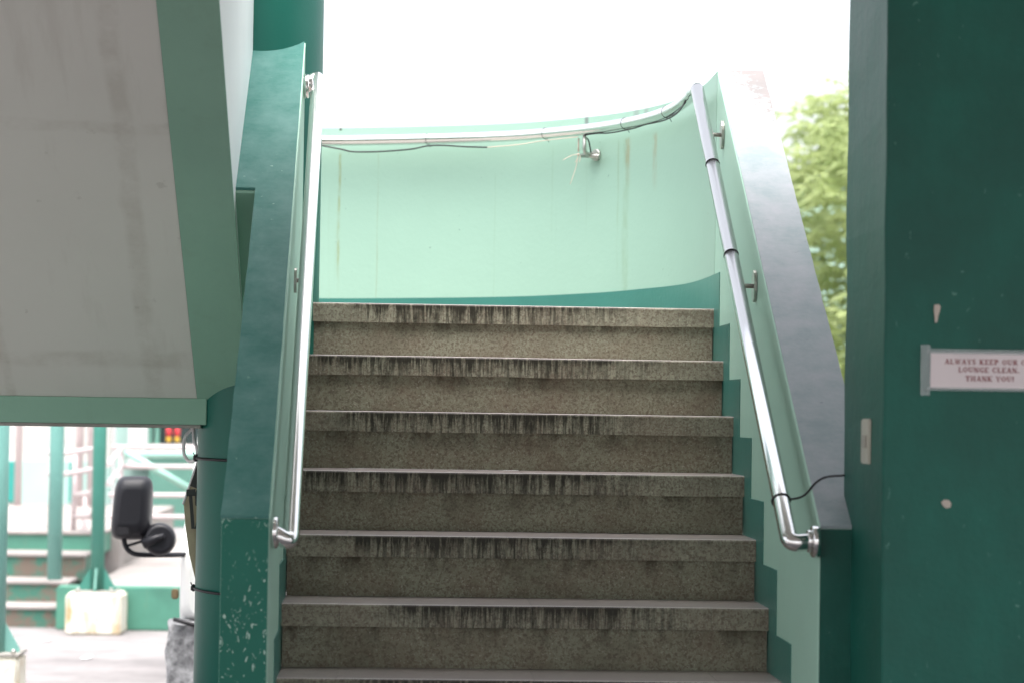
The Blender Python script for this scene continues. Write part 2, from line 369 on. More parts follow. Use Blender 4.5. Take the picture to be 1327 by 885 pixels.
# ------------------------------------------------------------------ right parapet
SL = .687
def par(name, label, xi, xo, y0, y1, z0, z1, cope, loc, cuts):
    t = thing(name, label, 'parapet wall', loc)
    zf = lambda y: z0+(z1-z0)*(y-y0)/(y1-y0)
    for n_, (ya, yb) in enumerate(zip(cuts, cuts[1:])):
        bm = B(); e = 1e-4
        oa, ob = (xo(ya+e), xo(yb-e)) if n_ == 0 else (-.4283, -.4283)
        hexa(bm, [(xi(ya),ya,GZ),(oa,ya,GZ),(ob,yb,GZ),(xi(yb),yb,GZ)], [(xi(ya),ya,zf(ya)),(oa,ya,zf(ya)),(ob,yb,zf(yb)),(xi(yb),yb,zf(yb))])
        obj('wall_body', bm, 'mint', t, .004 if len(cuts) == 2 else 0)
        n = max(4, int((yb-ya)*22)); bm = B(); rows = []     # coping skin with an uneven hand-painted edge
        for i in range(n+1):
            y = ya+(yb-ya)*i/n; z = zf(y)+.0045; s = 1 if xi(y) < xo(y) else -1
            j = noise.noise(Vector((y*23, xi(y), 0)))*.0012; j2 = noise.noise(Vector((y*17, xi(y), 4)))*.0022
            yy = y-.004 if i == 0 and n_ == 0 else y
            rows.append([bm.verts.new((xi(y)+s*.0035+j, yy, z)), bm.verts.new((xo(min(max(y, ya+e), yb-e))+s*.001+j2, yy, z))])
        for a, b in zip(rows, rows[1:]): bm.faces.new((a[0], a[1], b[1], b[0]))
        r = bmesh.ops.extrude_face_region(bm, geom=bm.faces[:])
        for v in r['geom']:
            if isinstance(v, bmesh.types.BMVert): v.co.z -= .008
        bmesh.ops.recalc_face_normals(bm, faces=bm.faces[:])
        obj('sloped_coping', bm, cope, t)
    return t
pr = par('parapet_wall', 'right stair parapet with worn grey sloping top beside the pillar', lambda y: .989, lambda y: 1.136, 5.67, 7.646, -.2655, 1.0912, 'cope_r', (1.06, 5.67, GZ), [5.67, 7.646])
bm = B(); bx(bm, .992, 1.133, 5.664, 5.672, GZ, -.271); obj('end_face', bm, 'green', pr)
LT = (7.58, 1.143)
pl = par('parapet_wall', 'left stair parapet with teal sloping top running up to the column', xl, lambda y: -.4225-(y-5.72)*.005 if y < 6.883 else -.4935, 5.72, LT[0], -.262, LT[1], 'cope_l', (-.36, 5.72, GZ), [5.72, 6.883, LT[0]])
bm = B(); bx(bm, -.4215, -.311, 5.714, 5.722, GZ, -.2665); obj('end_face', bm, 'green_chip', pl)
# stepped skirting bands painted beside the steps
def skirting(side, parent):
    bm = B()
    a, b = .124, .1107
    for k in range(-4, 7):
        d = D0+k*G; z = Z0+k*H
        ya, yb = d-a, d-a+G
        if k == 6: yb = 7.6475
        lim = 5.676 if side > 0 else 5.726
        ya = max(ya, lim)
        if yb <= lim: continue
        for q in (0,):
            if side > 0: bx(bm, XR-.0018, XR+.004, ya, yb, z-.32, z+b)
            else:
                bx(bm, xl(yb)-.006, max(xl(ya), xl(yb))+.0018, ya, yb, z-.32, z+b)
    obj('skirting_band', bm, 'skirt', parent)
skirting(1, pr); skirting(-1, pl)
# ------------------------------------------------------------------ curved landing wall
cw = thing('curved_wall', 'pale mint curved parapet wall around the landing', 'wall', (XC, 9.46, -.07))
def offset(pts, d):
    out = []
    for i, (x, y) in enumerate(pts):
        a = Vector(pts[max(i-1, 0)]); b = Vector(pts[min(i+1, len(pts)-1)]); t = (b-a).normalized()
        out.append((x+t.y*d, y-t.x*d))
    return out
def ribbon(inner, outer, z0, z1f):
    bm = B(); rows = []
    for (x, y), (u, v) in zip(inner, outer):
        z1 = z1f(y) if callable(z1f) else z1f
        rows.append([bm.verts.new(p) for p in ((x, y, z0), (x, y, z1), (u, v, z1), (u, v, z0))])
    for a, b in zip(rows, rows[1:]):
        for i in range(4):
            f = bm.faces.new((a[i], a[(i+1) % 4], b[(i+1) % 4], b[i])); f.smooth = i in (0, 2)
    bm.faces.new(rows[0]); bm.faces.new(rows[-1][::-1]); bmesh.ops.recalc_face_normals(bm, faces=bm.faces[:])
    for e in bm.edges:
        if len(e.link_faces) == 2 and e.calc_face_angle(0) > .7: e.smooth = False
    return bm
fl = [(full[0][0], 7.648)]+[p for p in full if p[1] > 7.66]
fl = fl[:-1]+[(fl[-1][0], 7.66)] if fl[-1][1] < 7.66 else fl
obj('wall_body', ribbon(fl, offset(fl, .146), -.07, 1.0905), 'mint_stain', cw)
kl = [p for p in fl]
obj('skirting_band', ribbon([(x, y) for x, y in offset(kl, -.0018)], offset(kl, .004), .30, lambda y: .4407 if y < 8.6 else .4407-(y-8.6)*.021), 'skirt', cw)
# ------------------------------------------------------------------ upper flight seen from below
uf = thing('upper_stair_flight', 'underside of upper stair flight, grey slab with mint edge beam', 'stair flight', (-1.3, 7.6, -.07))
US = H/G
def uz(y): return .02+(7.6-y)*US
YT = 5.02
def slope_box(x0, x1, ya, yb, dz0, dz1):
    bm = B()
    hexa(bm, [(x0,ya,uz(ya)+dz0),(x1,ya,uz(ya)+dz0),(x1,yb,uz(yb)+dz0),(x0,yb,uz(yb)+dz0)], [(x0,ya,uz(ya)+dz1),(x1,ya,uz(ya)+dz1),(x1,yb,uz(yb)+dz1),(x0,yb,uz(yb)+dz1)])
    return bm
obj('soffit_slab', slope_box(-1.95, -.646, YT, 7.61, .004, .20), 'soffit', uf)
obj('edge_beam', slope_box(-.645, -.485, YT, 7.61, 0, .014), 'mint_up', uf)
obj('inner_parapet', slope_box(-.645, -.4855, YT, 7.60, .0142, 1.35), 'palewall', uf)
bm = B(); zc = lambda y: -.262+(y-5.72)*(LT[1]+.262)/(LT[0]-5.72)-.004
hexa(bm, [(-.492, 6.880, zc(6.88)-.006), (-.492, 7.60, uz(7.60)-.001), (-.492, 7.60, .9), (-.492, 6.880, zc(6.88))], [(-.4295, 6.880, zc(6.88)-.006), (-.4295, 7.60, uz(7.60)-.001), (-.4295, 7.60, .9), (-.4295, 6.880, zc(6.88))]); obj('infill_panel', bm, 'mint_up', uf)
bm = B(); bx(bm, -2.15, -.614, 7.60, 7.70, -.062, .021); obj('landing_beam', bm, 'mint_up', uf, .003)
bm = B(); bx(bm, -2.15, -.632, 7.602, 7.70, -.073, -.0625); obj('bare_beam_edge', bm, 'concrete', uf, .002)
obj('outer_beam', slope_box(-2.11, -1.951, YT, 7.61, 0, 1.35), 'mint_up', uf)
for i in range(10):
    y = 7.64-i*G; z = .33+(i+1)*H
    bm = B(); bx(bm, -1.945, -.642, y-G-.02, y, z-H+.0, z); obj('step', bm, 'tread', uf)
# ------------------------------------------------------------------ column
YC, CR = 7.715, .1885
bm = B(); tube(bm, [(-.461, YC, GZ), (-.461, YC, 0), (-.461, YC, 1.5), (-.461, YC, 4.2)], CR, 56)
tag(obj('round_column', bm, 'col'), 'thick dark green round column between the two stair flights', 'column')
# ------------------------------------------------------------------ handrails
def ring(bm, c, axis, r, rr, seg=20):
    axis = Vector(axis).normalized(); ref = Vector((0, 0, 1)) if abs(axis.z) < .9 else Vector((1, 0, 0))
    u = (ref-axis*ref.dot(axis)).normalized(); w = axis.cross(u)
    pts = [Vector(c)+(u*math.cos(2*math.pi*i/seg)+w*math.sin(2*math.pi*i/seg))*r for i in range(seg+1)]
    return tube(bm, pts, rr, 6, False)
def bracket(parent, wallp, nrm, railp, ph=.045, pw=.028):
    b = B(); w = Vector(wallp); n = Vector(nrm).normalized()
    prof = []
    side = n.cross(Vector((0, 0, 1)))
    for i in range(20):
        a = 2*math.pi*i/20; prof.append(w+side*math.cos(a)*pw+Vector((0, 0, 1))*math.sin(a)*ph)
    prism(b, prof, n*.008)
    o = obj('bracket', b, 'steel_dull', parent)
    b = B(); r = Vector(railp); tube(b, fillet([w+n*.006, w+n*(r-w).dot(n)+Vector((0, 0, 0)), r], .02), .0065, 10); obj('bracket_stem', b, 'steel_dull', o)
RR = .0208
hr = thing('handrail', 'long polished steel handrail on right parapet continuing along the curved wall', 'handrail', (.92, 5.63, -.30))
RB, RT = Vector((.919, 5.672, -.297)), Vector((.917, 7.575, 1.022))
pth = fillet([(.980, 5.628, -.313), (.925, 5.636, -.319), RB, RT], .05, 10)
pth = fillet([(.978, 5.664, -.298), (.917, 5.650, -.306), RT], .060, 12)
railplan = offset(plan, -.066)
curve = [(x, y, 1.034) for x, y in railplan if y > 7.80]
top = spline([RT+Vector((0, .0, 0)), Vector((.917, 7.70, 1.033))]+[Vector(p) for p in curve[::4]], 5)
b = B(); tube(b, pth, RR, 28); obj('sloping_pipe', b, 'steel', hr)
b = B(); tube(b, top, RR-.0004, 28); obj('curved_pipe', b, 'steel', hr)
b = B(); disc(b, (.9878, 5.664, -.300), (-1, 0, 0), .038, .018, 32); obj('flange', b, 'steel', hr)
b = B(); disc(b, (.9700, 5.664, -.299), (-1, 0, 0), .027, .010, 28); obj('collar', b, 'steel', hr)
for y in (7.473, 6.737):
    z = RB.z+.011+(y-RB.y)*(RT.z-RB.z)/(RT.y-RB.y)
    bracket(hr, (.9878, y, z-.095 if y > 6.5 else z-.08), (-1, 0, 0), (.918, y, z-.015))
lr = thing('handrail', 'short polished steel handrail on left parapet, turned back at both ends', 'handrail', (-.266, 5.74, -.30))
LB, LTp = Vector((-.264, 5.775, -.322)), Vector((-.281, 7.535, 1.035))
pth = fillet([(-.309, 5.770, -.298), (-.262, 5.775, -.326), LTp, (-.318, 7.50, .995)], .06, 12)
b = B(); tube(b, pth, RR, 28); obj('pipe', b, 'steel', lr)
for c in ((-.3075, 5.768, -.300), (-.3225, 7.496, .995)):
    b = B(); disc(b, c, (1, 0, 0), .038, .016, 28); obj('flange', b, 'steel', lr)
bracket(lr, (-.3190, 6.977, .363), (1, 0, 0), (-.2755, 6.977, .575), .036, .02)
def rail_at(x):   # point on the curved rail nearest to given plan x
    return min(curve, key=lambda p: abs(p[0]-x))
# bracket of the curved rail with its round plate
def near_i(x): return min(range(len(curve)), key=lambda i: abs(curve[i][0]-x))
i = near_i(.645); p = Vector(curve[i]); tg = (Vector(curve[i+1])-Vector(curve[i-1])).normalized(); nin = Vector((tg.y, -tg.x, 0))*-1
wallp = p-nin*.066
if (wallp-Vector((.3, 8.2, 1.03))).length < (p-Vector((.3, 8.2, 1.03))).length: nin = -nin; wallp = p-nin*.066
pz = .945
b = B(); disc(b, (wallp.x, wallp.y, pz), nin, .022, .012, 28); o = obj('round_plate', b, 'steel_dull', hr)
b = B(); q = Vector((wallp.x, wallp.y, pz)); tube(b, fillet([q+nin*.01, q+nin*.066, p+Vector((0, 0, -.02))], .02), .007, 10); obj('bracket_stem', b, 'steel_dull', o)
b = B(); s2 = nin.cross(Vector((0, 0, 1))); tube(b, [q+nin*.03+s2*-.045+Vector((0, 0, -.01)), q+nin*.03+s2*.05], .008, 8); obj('cross_bar', b, 'steel_dull', o)
# ties and cables
def ties_on(pts_dirs, label):
    for j, (c, ax, lab) in enumerate(pts_dirs):
        b = B(); ring(b, c, ax, RR+.0005, .0009); 
        e = Vector(c)+Vector((.005, -.012, -RR)); tube(b, [e, e+Vector((.008, -.004, -.014))], .0012, 6)
        tag(obj('cable_tie', b, 'wire'), lab, 'cable tie', 'black ties round the steel handrails')
dr = (RT-RB).normalized()
P0 = Vector((.917, 5.650, -.306)); dr = (RT-P0).normalized()
def rpt(y): return P0+(RT-P0)*((y-P0.y)/(RT.y-P0.y))
lst = [(rpt(7.17), dr, 'black tie on sloping right handrail just below its upper bracket'), (rpt(6.735), dr, 'black tie on sloping right handrail at its middle bracket')]
for x, lab in ((.105, 'black tie round curved rail where the sagging cable ends'), (.52, 'black tie round curved rail left of the round plate'), (.79, 'black tie round curved rail right of the round plate'), (.893, 'black tie round curved rail close to the right corner')):
    i = near_i(x); lst.append((Vector(curve[i]), (Vector(curve[i+1])-Vector(curve[i-1])), lab))
ties_on(lst, '')
def on_curve(x, dz, din=0.):
    i = near_i(x); return Vector(curve[i])+Vector((0, -din, dz))
b = B(); tube(b, spline([on_curve(-.34, -.020, .02), on_curve(-.27, -.036, .02), on_curve(-.2, -.046, .02), on_curve(-.1, -.047, .02), on_curve(0, -.040, .02), on_curve(.08, -.029, .02), on_curve(.13, -.0285, .02), on_curve(.22, -.036, .02), on_curve(.31, -.041, .02)]), .0030, 8)
tag(obj('black_cable', b, 'wire'), 'thin black cable sagging beneath the left of the curved rail', 'cable')
b = B(); tube(b, spline([on_curve(.31, -.041, .02), on_curve(.42, -.037, .02), on_curve(.52, -.028, .02), on_curve(.62, -.026, .02)]), .0016, 6)
tag(obj('string_length', b, 'string'), 'pale string stretched under curved rail left of round plate', 'string')
for j, (dz, din, lab) in enumerate(((-.0235, .012, 'black cable clinging to curved rail underside, lower of two'), (-.012, .0205, 'black cable running along the front of curved rail, upper of two'))):
    xs = [.655, .70, .75, .80, .85, .89, .92, .93]
    pts = [on_curve(x, dz+(.003*math.sin(k*2+j)), din) for k, x in enumerate(xs[:-2])]+[Vector((.905+.003*j, 8.05, 1.012+dz*.4)), Vector((.9, 7.75, 1.015+dz*.5))]
    if j == 0: pts = [Vector((q.x, q.y, pz))+nin*.03, Vector((q.x, q.y, pz+.05))+nin*.045]+pts
    b = B(); tube(b, spline(pts, 6), .0026, 8); tag(obj('black_cable', b, 'wire'), lab, 'cable')
# frayed string at the round plate
b = B(); s0 = q+nin*.03-s2*.0
lft = Vector((-1, .35, 0)).normalized()
a0 = q+nin*.04+lft*.042
tube(b, [a0+Vector((0, 0, .06)), a0+Vector((0, 0, .01))], .003, 8)
for k, (dx, dz) in enumerate(((-.03, -.11), (.004, -.028), (-.06, -.02), (-.012, -.03))):
    e = a0+lft*-dx+Vector((0, 0, dz)); tube(b, spline([a0, a0*.5+e*.5+Vector((.006, 0, .008)), e], 4), .0013, 6)
blob(b, a0, .006, .006, .006, 1)
tag(obj('frayed_string', b, 'string'), 'frayed pale string knotted beside the round rail plate', 'string')
# dry grass blade on the wall top
b = B(); g0 = Vector((-.175, 9.44, 1.09))
for dx, hh in ((.012, .026), (.018, .02)): tube(b, [g0, g0+Vector((dx*.4, 0, hh*.6)), g0+Vector((dx, 0, hh))], [.0014, .0012, .0005], 5)
tag(obj('grass_sprig', b, 'string'), 'tiny dry grass sprig on top of the curved wall', 'plant')
# ------------------------------------------------------------------ right pillar and what hangs on it
bm = B(); bx(bm, 1.0655, 1.75, 5.30, 5.775, GZ, 1.79)
bmesh.ops.subdivide_edges(bm, edges=[e for e in bm.edges if abs(e.verts[0].co.z-e.verts[1].co.z) > 1], cuts=50, use_grid_fill=True)
for v in bm.verts:
    v.co.x += .0035*noise.noise(Vector((v.co.y*3, v.co.z*6, 1))); v.co.y += .002*noise.noise(Vector((v.co.x*3, v.co.z*6, 7)))
tag(obj('square_pillar', bm, 'green', None, .006), 'dark green square pillar carrying the paper notice', 'pillar')
def lump(c, pts, mat, label):
    bm = B(); prism(bm, [(c[0]+x, c[1], c[2]+z) for x, z in pts], (0, -.003, 0)); return tag(obj('bare_patch', bm, mat), label, 'paint chip')
lump((1.182, 5.2985, .226), [(-.006, .020), (.004, .021), (.008, .016), (.006, .006), (.003, -.004), (.001, -.018), (-.004, -.020), (-.005, -.006), (-.007, .008)], 'chipplaster', 'long bare plaster chip on the pillar above the notice')
lump((1.207, 5.2985, -.194), [(-.011, .004), (-.004, .010), (.006, .009), (.011, .002), (.009, -.007), (.0, -.009), (-.007, -.004)], 'chipplaster', 'roundish bare plaster chip on the pillar below the notice')
# switch box on the pillar's left face
sw = thing('switch_plate', 'ivory switch plate on the pillar side facing the stairs', 'switch', (1.065, 5.478, -.111))
b = B(); bx(b, 1.0585, 1.067, 5.432, 5.524, -.111, -.008, .003); obj('plate', b, 'switch', sw)
b = B(); bx(b, 1.0555, 1.0583, 5.455, 5.500, -.075, -.045, .001); obj('rocker', b, 'switch2', sw)
# the notice
nt = thing('paper_notice', 'white paper notice in maroon capitals taped to the pillar', 'notice', (1.30, 5.296, .063))
NY = 5.2935
b = B(); bx(b, 1.168, 1.434, NY, NY+.0005, .0625, .1425); obj('paper', b, 'paper', nt)
b = B(); bx(b, 1.146, 1.1675, NY-.0002, NY+.0002, .046, .158); obj('tape_strip', b, 'tape', nt)
b = B(); bx(b, 1.160, 1.445, NY-.0012, NY-.0008, .139, .1495); obj('tape_strip', b, 'tape', nt)
b = B(); bx(b, 1.160, 1.445, NY-.0012, NY-.0008, .0575, .0645); obj('tape_strip', b, 'tape', nt)
GL = {  # strokes (x,y in a 1x1 box; w = thick) of slab capitals
 'A': (.95, [((.12,.0),(.5,1),.13),((.88,.0),(.5,1),.22),((.28,.32),(.72,.32),.12),((0,.05),(.3,.05),.1),((.66,.05),(1,.05),.1)]),
 'L': (.8, [((.25,0),(.25,1),.24),((.05,.05),(.9,.05),.11),((.9,0),(.9,.3),.12),((.05,.95),(.45,.95),.1)]),
 'W': (1.25, [((.08,1),(.3,0),.18),((.3,0),(.5,1),.11),((.5,1),(.7,0),.18),((.7,0),(.92,1),.1),((-.03,.95),(.22,.95),.1),((.4,.95),(.6,.95),.1),((.8,.95),(1.03,.95),.1)]),
 'Y': (.95, [((.1,1),(.5,.45),.2),((.9,1),(.5,.45),.12),((.5,.5),(.5,0),.24),((.3,.05),(.7,.05),.1),((-.02,.95),(.3,.95),.1),((.7,.95),(1.02,.95),.1)]),
 'S': (.7, [((.85,.78),(.75,.93),.14),((.75,.93),(.3,.93),.13),((.3,.93),(.15,.72),.2),((.15,.72),(.85,.3),.22),((.85,.3),(.7,.07),.2),((.7,.07),(.25,.07),.13),((.25,.07),(.1,.28),.14)]),
 'K': (1., [((.22,0),(.22,1),.24),((.3,.45),(.85,1),.13),((.4,.5),(.88,0),.22),((.03,.05),(.42,.05),.1),((.03,.95),(.42,.95),.1),((.65,.95),(1,.95),.1),((.65,.05),(1.02,.05),.1)]),
 'E': (.82, [((.25,0),(.25,1),.24),((.03,.05),(.92,.05),.11),((.03,.95),(.92,.95),.11),((.3,.5),(.7,.5),.11),((.9,0),(.9,.28),.12),((.9,.72),(.9,1),.12)]),
 'P': (.85, [((.25,0),(.25,1),.24),((.03,.95),(.6,.95),.11),((.6,.95),(.85,.73),.22),((.85,.73),(.6,.46),.22),((.6,.46),(.3,.46),.11),((.03,.05),(.48,.05),.1)]),
 'O': (.95, [((.15,.3),(.15,.7),.24),((.85,.3),(.85,.7),.24),((.15,.7),(.5,.96),.14),((.85,.7),(.5,.96),.14),((.15,.3),(.5,.04),.14),((.85,.3),(.5,.04),.14)]),
 'U': (.95, [((.22,.25),(.22,1),.24),((.82,.25),(.82,1),.13),((.22,.28),(.5,.05),.16),((.82,.28),(.5,.05),.14),((.02,.95),(.42,.95),.1),((.66,.95),(1,.95),.1)]),
 'R': (.98, [((.23,0),(.23,1),.24),((.03,.95),(.58,.95),.11),((.58,.95),(.8,.75),.22),((.8,.75),(.58,.5),.2),((.58,.5),(.3,.5),.11),((.5,.5),(.85,.03),.22),((.03,.05),(.42,.05),.1),((.75,.05),(1.03,.05),.1)]),
 'C': (.88, [((.15,.3),(.15,.7),.24),((.15,.7),(.48,.95),.15),((.48,.95),(.85,.8),.13),((.88,.66),(.88,1),.12),((.15,.3),(.5,.04),.15),((.5,.04),(.92,.25),.14)]),
 'N': (1., [((.17,0),(.17,1),.12),((.12,1),(.85,0),.24),((.85,0),(.85,1),.12),((0,.05),(.36,.05),.1),((-.02,.95),(.25,.95),.1),((.66,.95),(1.03,.95),.1)]),
 'G': (.97, [((.15,.3),(.15,.7),.24),((.15,.7),(.48,.95),.15),((.48,.95),(.82,.82),.13),((.85,.68),(.85,1),.11),((.15,.3),(.5,.04),.15),((.5,.04),(.82,.14),.14),((.82,.04),(.82,.42),.22),((.58,.42),(1,.42),.1)]),
 'T': (.9, [((.5,0),(.5,1),.26),((.05,.95),(.95,.95),.11),((.06,.7),(.06,1),.12),((.94,.7),(.94,1),.12),((.27,.05),(.73,.05),.1)]),
 'H': (1.05, [((.22,0),(.22,1),.23),((.78,0),(.78,1),.23),((.2,.5),(.8,.5),.11),((.03,.05),(.42,.05),.1),((.58,.05),(.97,.05),.1),((.03,.95),(.42,.95),.1),((.58,.95),(.97,.95),.1)]),
 '.': (.4, [((.4,.0),(.4,.2),.3)]),
 '!': (.45, [((.5,.32),(.5,1),.26),((.5,0),(.5,.18),.26)]),
 ' ': (.45, [])}
cnt = [0]
def stroke(bm, p, q_, w, mp):
    p = Vector(p); q_ = Vector(q_); d = (q_-p); d.normalize(); n = Vector((-d.y, d.x))*w*.5
    bm.faces.new([bm.verts.new(mp(*v)) for v in (p-n, q_-n, q_+n, p+n)])
def text_line(bm, s, xc, zb, h, w, y):
    tw = sum(GL[c][0]+.16 for c in s)*w; x = xc-tw/2
    for c in s:
        gw, st = GL[c]
        for a, e, th in st:
            cnt[0] += 1; yy = y-(cnt[0] % 8)*.00004
            stroke(bm, (a[0]*gw*w, a[1]*h), (e[0]*gw*w, e[1]*h), th*w*1.05, lambda u, v: (x+u, yy, zb+v))
        x += (gw+.16)*w
for s, xc, zb in (('ALWAYS KEEP OUR CAR', 1.3035, .1160), ('LOUNGE CLEAN.', 1.3000, .0985), ('THANK YOU!', 1.3020, .0790)):
    b = B(); text_line(b, s, xc, zb, .0118, .0108, NY-.0004); obj('text_line', b, 'ink', nt)
# wire from rail to pillar
wp = [(.895, 5.80, -.210), (.917, 5.785, -.200), (.945, 5.80, -.205), (.975, 5.80, -.195), (1.00, 5.79, -.165), (1.025, 5.78, -.150), (1.066, 5.76, -.145)]
b = B(); tube(b, spline(wp, 8), .0028, 8); ring(b, rpt(5.79), dr, RR+.0015, .0020)
tag(obj('black_wire', b, 'wire'), 'black wire looped round right handrail and led to the pillar', 'wire')
# ------------------------------------------------------------------ column ties, tarpaulin, white cable
def wrap_ring(z, tilt, lab):
    b = B(); pts = []
    for i in range(41):
        a = 2*math.pi*i/40; rr = CR+.003+.001*math.sin(5*a); pts.append((-.461+math.cos(a)*rr, YC+math.sin(a)*rr, z+tilt*math.cos(a)))
    tube(b, pts, .0045, 6, False); k = (-.461-CR-.004, YC-.01, z-tilt); blob(b, k, .011, .011, .013, 1, .3)
    tube(b, [k, (k[0]-.01, k[1], k[2]+.018)], .002, 5)
    tag(obj('wire_tie', b, 'wire'), lab, 'wire tie', 'wire ties round the column')
wrap_ring(-.172, -.004, 'black wire tied round the column at the tarpaulin top')
wrap_ring(-.592, -.012, 'black wire tied round the column at the tarpaulin foot')
tp = thing('tarpaulin_banner', 'folded olive tarpaulin banner tied behind the green column', 'banner', (-.62, 7.80, -.59))
prof = [(-.650, -.165), (-.668, -.225), (-.698, -.318), (-.690, -.39), (-.675, -.48), (-.656, -.55), (-.648, -.585)]
rows = 7; bm = B(); gv = []
for x, z in prof:
    gv.append([bm.verts.new((x+(.30*j/6), 7.79+.05*(j/6)-.02*math.sin(j*1.4+z*9), z)) for j in range(7)])
for a, c in zip(gv, gv[1:]):
    for j in range(6): bm.faces.new((a[j], a[j+1], c[j+1], c[j])).smooth = True
bmesh.ops.recalc_face_normals(bm, faces=bm.faces[:]); o = obj('sheet', bm, 'tarp', tp)
m = o.modifiers.new('solid', 'SOLIDIFY'); m.thickness = .002
b = B(); prism(b, [(-.652, 7.762, -.185), (-.676, 7.762, -.258), (-.655, 7.762, -.266), (-.60, 7.762, -.245), (-.60, 7.762, -.17)], (0, .002, 0)); obj('dark_print', b, 'tarpdark', tp)
b = B()
for k, (pts) in enumerate(([(-.687, -.270), (-.658, -.268), (-.658, -.290), (-.687, -.292)], [(-.679, -.289), (-.668, -.289), (-.658, -.395), (-.669, -.395)], [(-.655, -.270), (-.63, -.266), (-.63, -.285), (-.645, -.289), (-.646, -.315), (-.63, -.325), (-.63, -.35), (-.650, -.395), (-.659, -.395), (-.645, -.335), (-.658, -.318), (-.660, -.285)])):
    prism(b, [(x, 7.7605, z) for x, z in pts], (0, .001, 0))
obj('printed_letters', b, 'tarpdark', tp)
b = B(); tube(b, [(-.645, 7.76, -.155), (-.668, 7.775, -.225), (-.699, 7.785, -.318)], .0035, 6); obj('hem', b, 'whitecable', tp)
b = B(); tube(b, spline([(-.655, 7.76, -.06), (-.692, 7.76, -.10), (-.697, 7.75, -.15), (-.680, 7.74, -.178), (-.655, 7.72, -.172), (-.652, 7.72, -.14), (-.664, 7.74, -.11), (-.668, 7.76, -.06)]), .0055, 8)
tag(obj('white_cable', b, 'whitecable'), 'looped white cable hanging beside the column under the beam', 'cable')

def at(px, py, Y):           # a point of the yard found by its bearing from the survey position
    d = F+Rt2*((px-663.5)/3121.18)-U2*((py-442.5)/3121.18); return d*(Y/d.y)
# ------------------------------------------------------------------ yard on the left: steps, platform, low wall
ys = thing('yard_steps', 'low peeling green steps up to the platform across the yard', 'steps', (-3.6, 16.7, GZ))
tops = [(-1.398, 16.72, 17.12, -2.335), (-1.255, 17.12, 17.58, -2.335), (-1.090, 17.58, 18.05, -2.28), (-.955, 18.05, 18.6, -2.22)]
zp = GZ
for i, (zt, ya, yb, xr) in enumerate(tops):
    b = B(); bx(b, -7, xr, ya, 18.62, zp-.004, zt-.022); obj('riser', b, 'peel' if i < 3 else 'lowgreen', ys)
    b = B(); bx(b, -7, xr+.01, ya-.02, yb+.04, zt-.0215, zt, .006); obj('tread', b, 'plat', ys)
    zp = zt-.02
b = B(); bx(b, -9, -2.15, 18.62, 23.0, GZ, -.957); tag(obj('raised_platform', b, 'plat'), kind='structure')
b = B(); bx(b, -2.149, 8, 16.75, 40, GZ, -1.262); tag(obj('platform_floor', b, 'plat'), kind='structure')
b = B(); bx(b, -2.333, 3, 16.55, 16.748, GZ, -1.248, .01); tag(obj('low_wall', b, 'lowgreen'), 'low faded green kerb wall along the far yard edge', 'low wall')
def pipe_post(x, y, zb, r, mat, label, base=None, guss=True):
    t = thing('pipe_post', label, 'post', (x, y, zb), 'green pipe posts in the yard')
    z0 = zb+(base[1] if base else 0)
    b = B(); tube(b, [(x, y, z0), (x, y, z0+1), (x, y, 2.6)], r, 20); obj('pole', b, mat, t)
    if guss:
        b = B(); bx(b, x-.14, x+.14, y-.14, y+.14, z0, z0+.012); obj('base_plate', b, 'concrete', t)
        for k in range(4):
            a = k*math.pi/2; d = Vector((math.cos(a), math.sin(a), 0)); n = Vector((-d.y, d.x, 0))
            c = Vector((x, y, z0+.0125)); b = B()
            prism(b, [c+d*r*.8-n*.006, c+d*.125-n*.006, c+d*.125-n*.006+Vector((0, 0, .015)), c+d*r*.8-n*.006+Vector((0, 0, .165))], n*.012); obj('gusset', b, mat, t)
        for sx in (-1, 1):
            b = B(); tube(b, [(x+sx*.11, y-.11, z0+.012), (x+sx*.11, y-.11, z0+.035)], .011, 6); obj('bolt', b, 'steel_dull', t)
    if base:
        w = base[0]/2; b = B(); bx(b, x-w, x+w, y-w, y+w, zb, z0-.001, .015); 
        bmesh.ops.subdivide_edges(b, edges=[e for e in b.edges if e.calc_length() > .1], cuts=6, use_grid_fill=True)
        for v in b.verts: v.co += noise.noise_vector(v.co*9)*.006
        obj('concrete_base', b, 'block', t)
    return t
pipe_post(-2.035, 16.36, GZ, .046, 'postgreen', 'slim green pipe post on a stained white block', (.37, .275))
pipe_post(-2.455, 17.30, -1.255, .052, 'postpale', 'pale green pipe post standing on the yard steps', None, False)
pipe_post(at(-3, 700, 12.6).x, 12.60, GZ, .050, 'postpale', 'green pipe post cut by the left picture edge, on nearest block', (.28, .24))
# railings of the yard stairs
def railing(name, label, y, posts, rails, mat='tube', r=.019):
    t = thing(name, label, 'railing', (posts[0][0], y, posts[0][1]))
    for x, za, zb_ in posts: b = B(); tube(b, [(x, y, za), (x, y, zb_)], r, 10); obj('post', b, mat, t)
    for pts in rails: b = B(); tube(b, [Vector(p) for p in pts], r, 10); obj('rail', b, mat, t)
    return t
sc = 18.3/3121.
Yr = 18.35
A = lambda px, py, Y=Yr: at(px, py, Y)
railing('platform_railing', 'pale pink pipe railing at the head of the yard steps', Yr,
    [(A(95, 690).x, -.957, A(95, 583).z), (A(109, 690).x, -1.262, A(109, 641).z), (A(66, 600).x, -.957, A(66, 580).z)],
    [(A(60, 587), A(85, 587), A(131, 580, 17.6)), (A(60, 614), A(85, 614), A(131, 606, 17.6)), (A(95, 641), A(131, 641)), (A(95, 669), A(131, 669)), (A(97, 641), A(118, 638, 17.7), A(131, 620, 17.2)), (A(97, 669), A(118, 667, 17.7), A(131, 650, 17.2))])
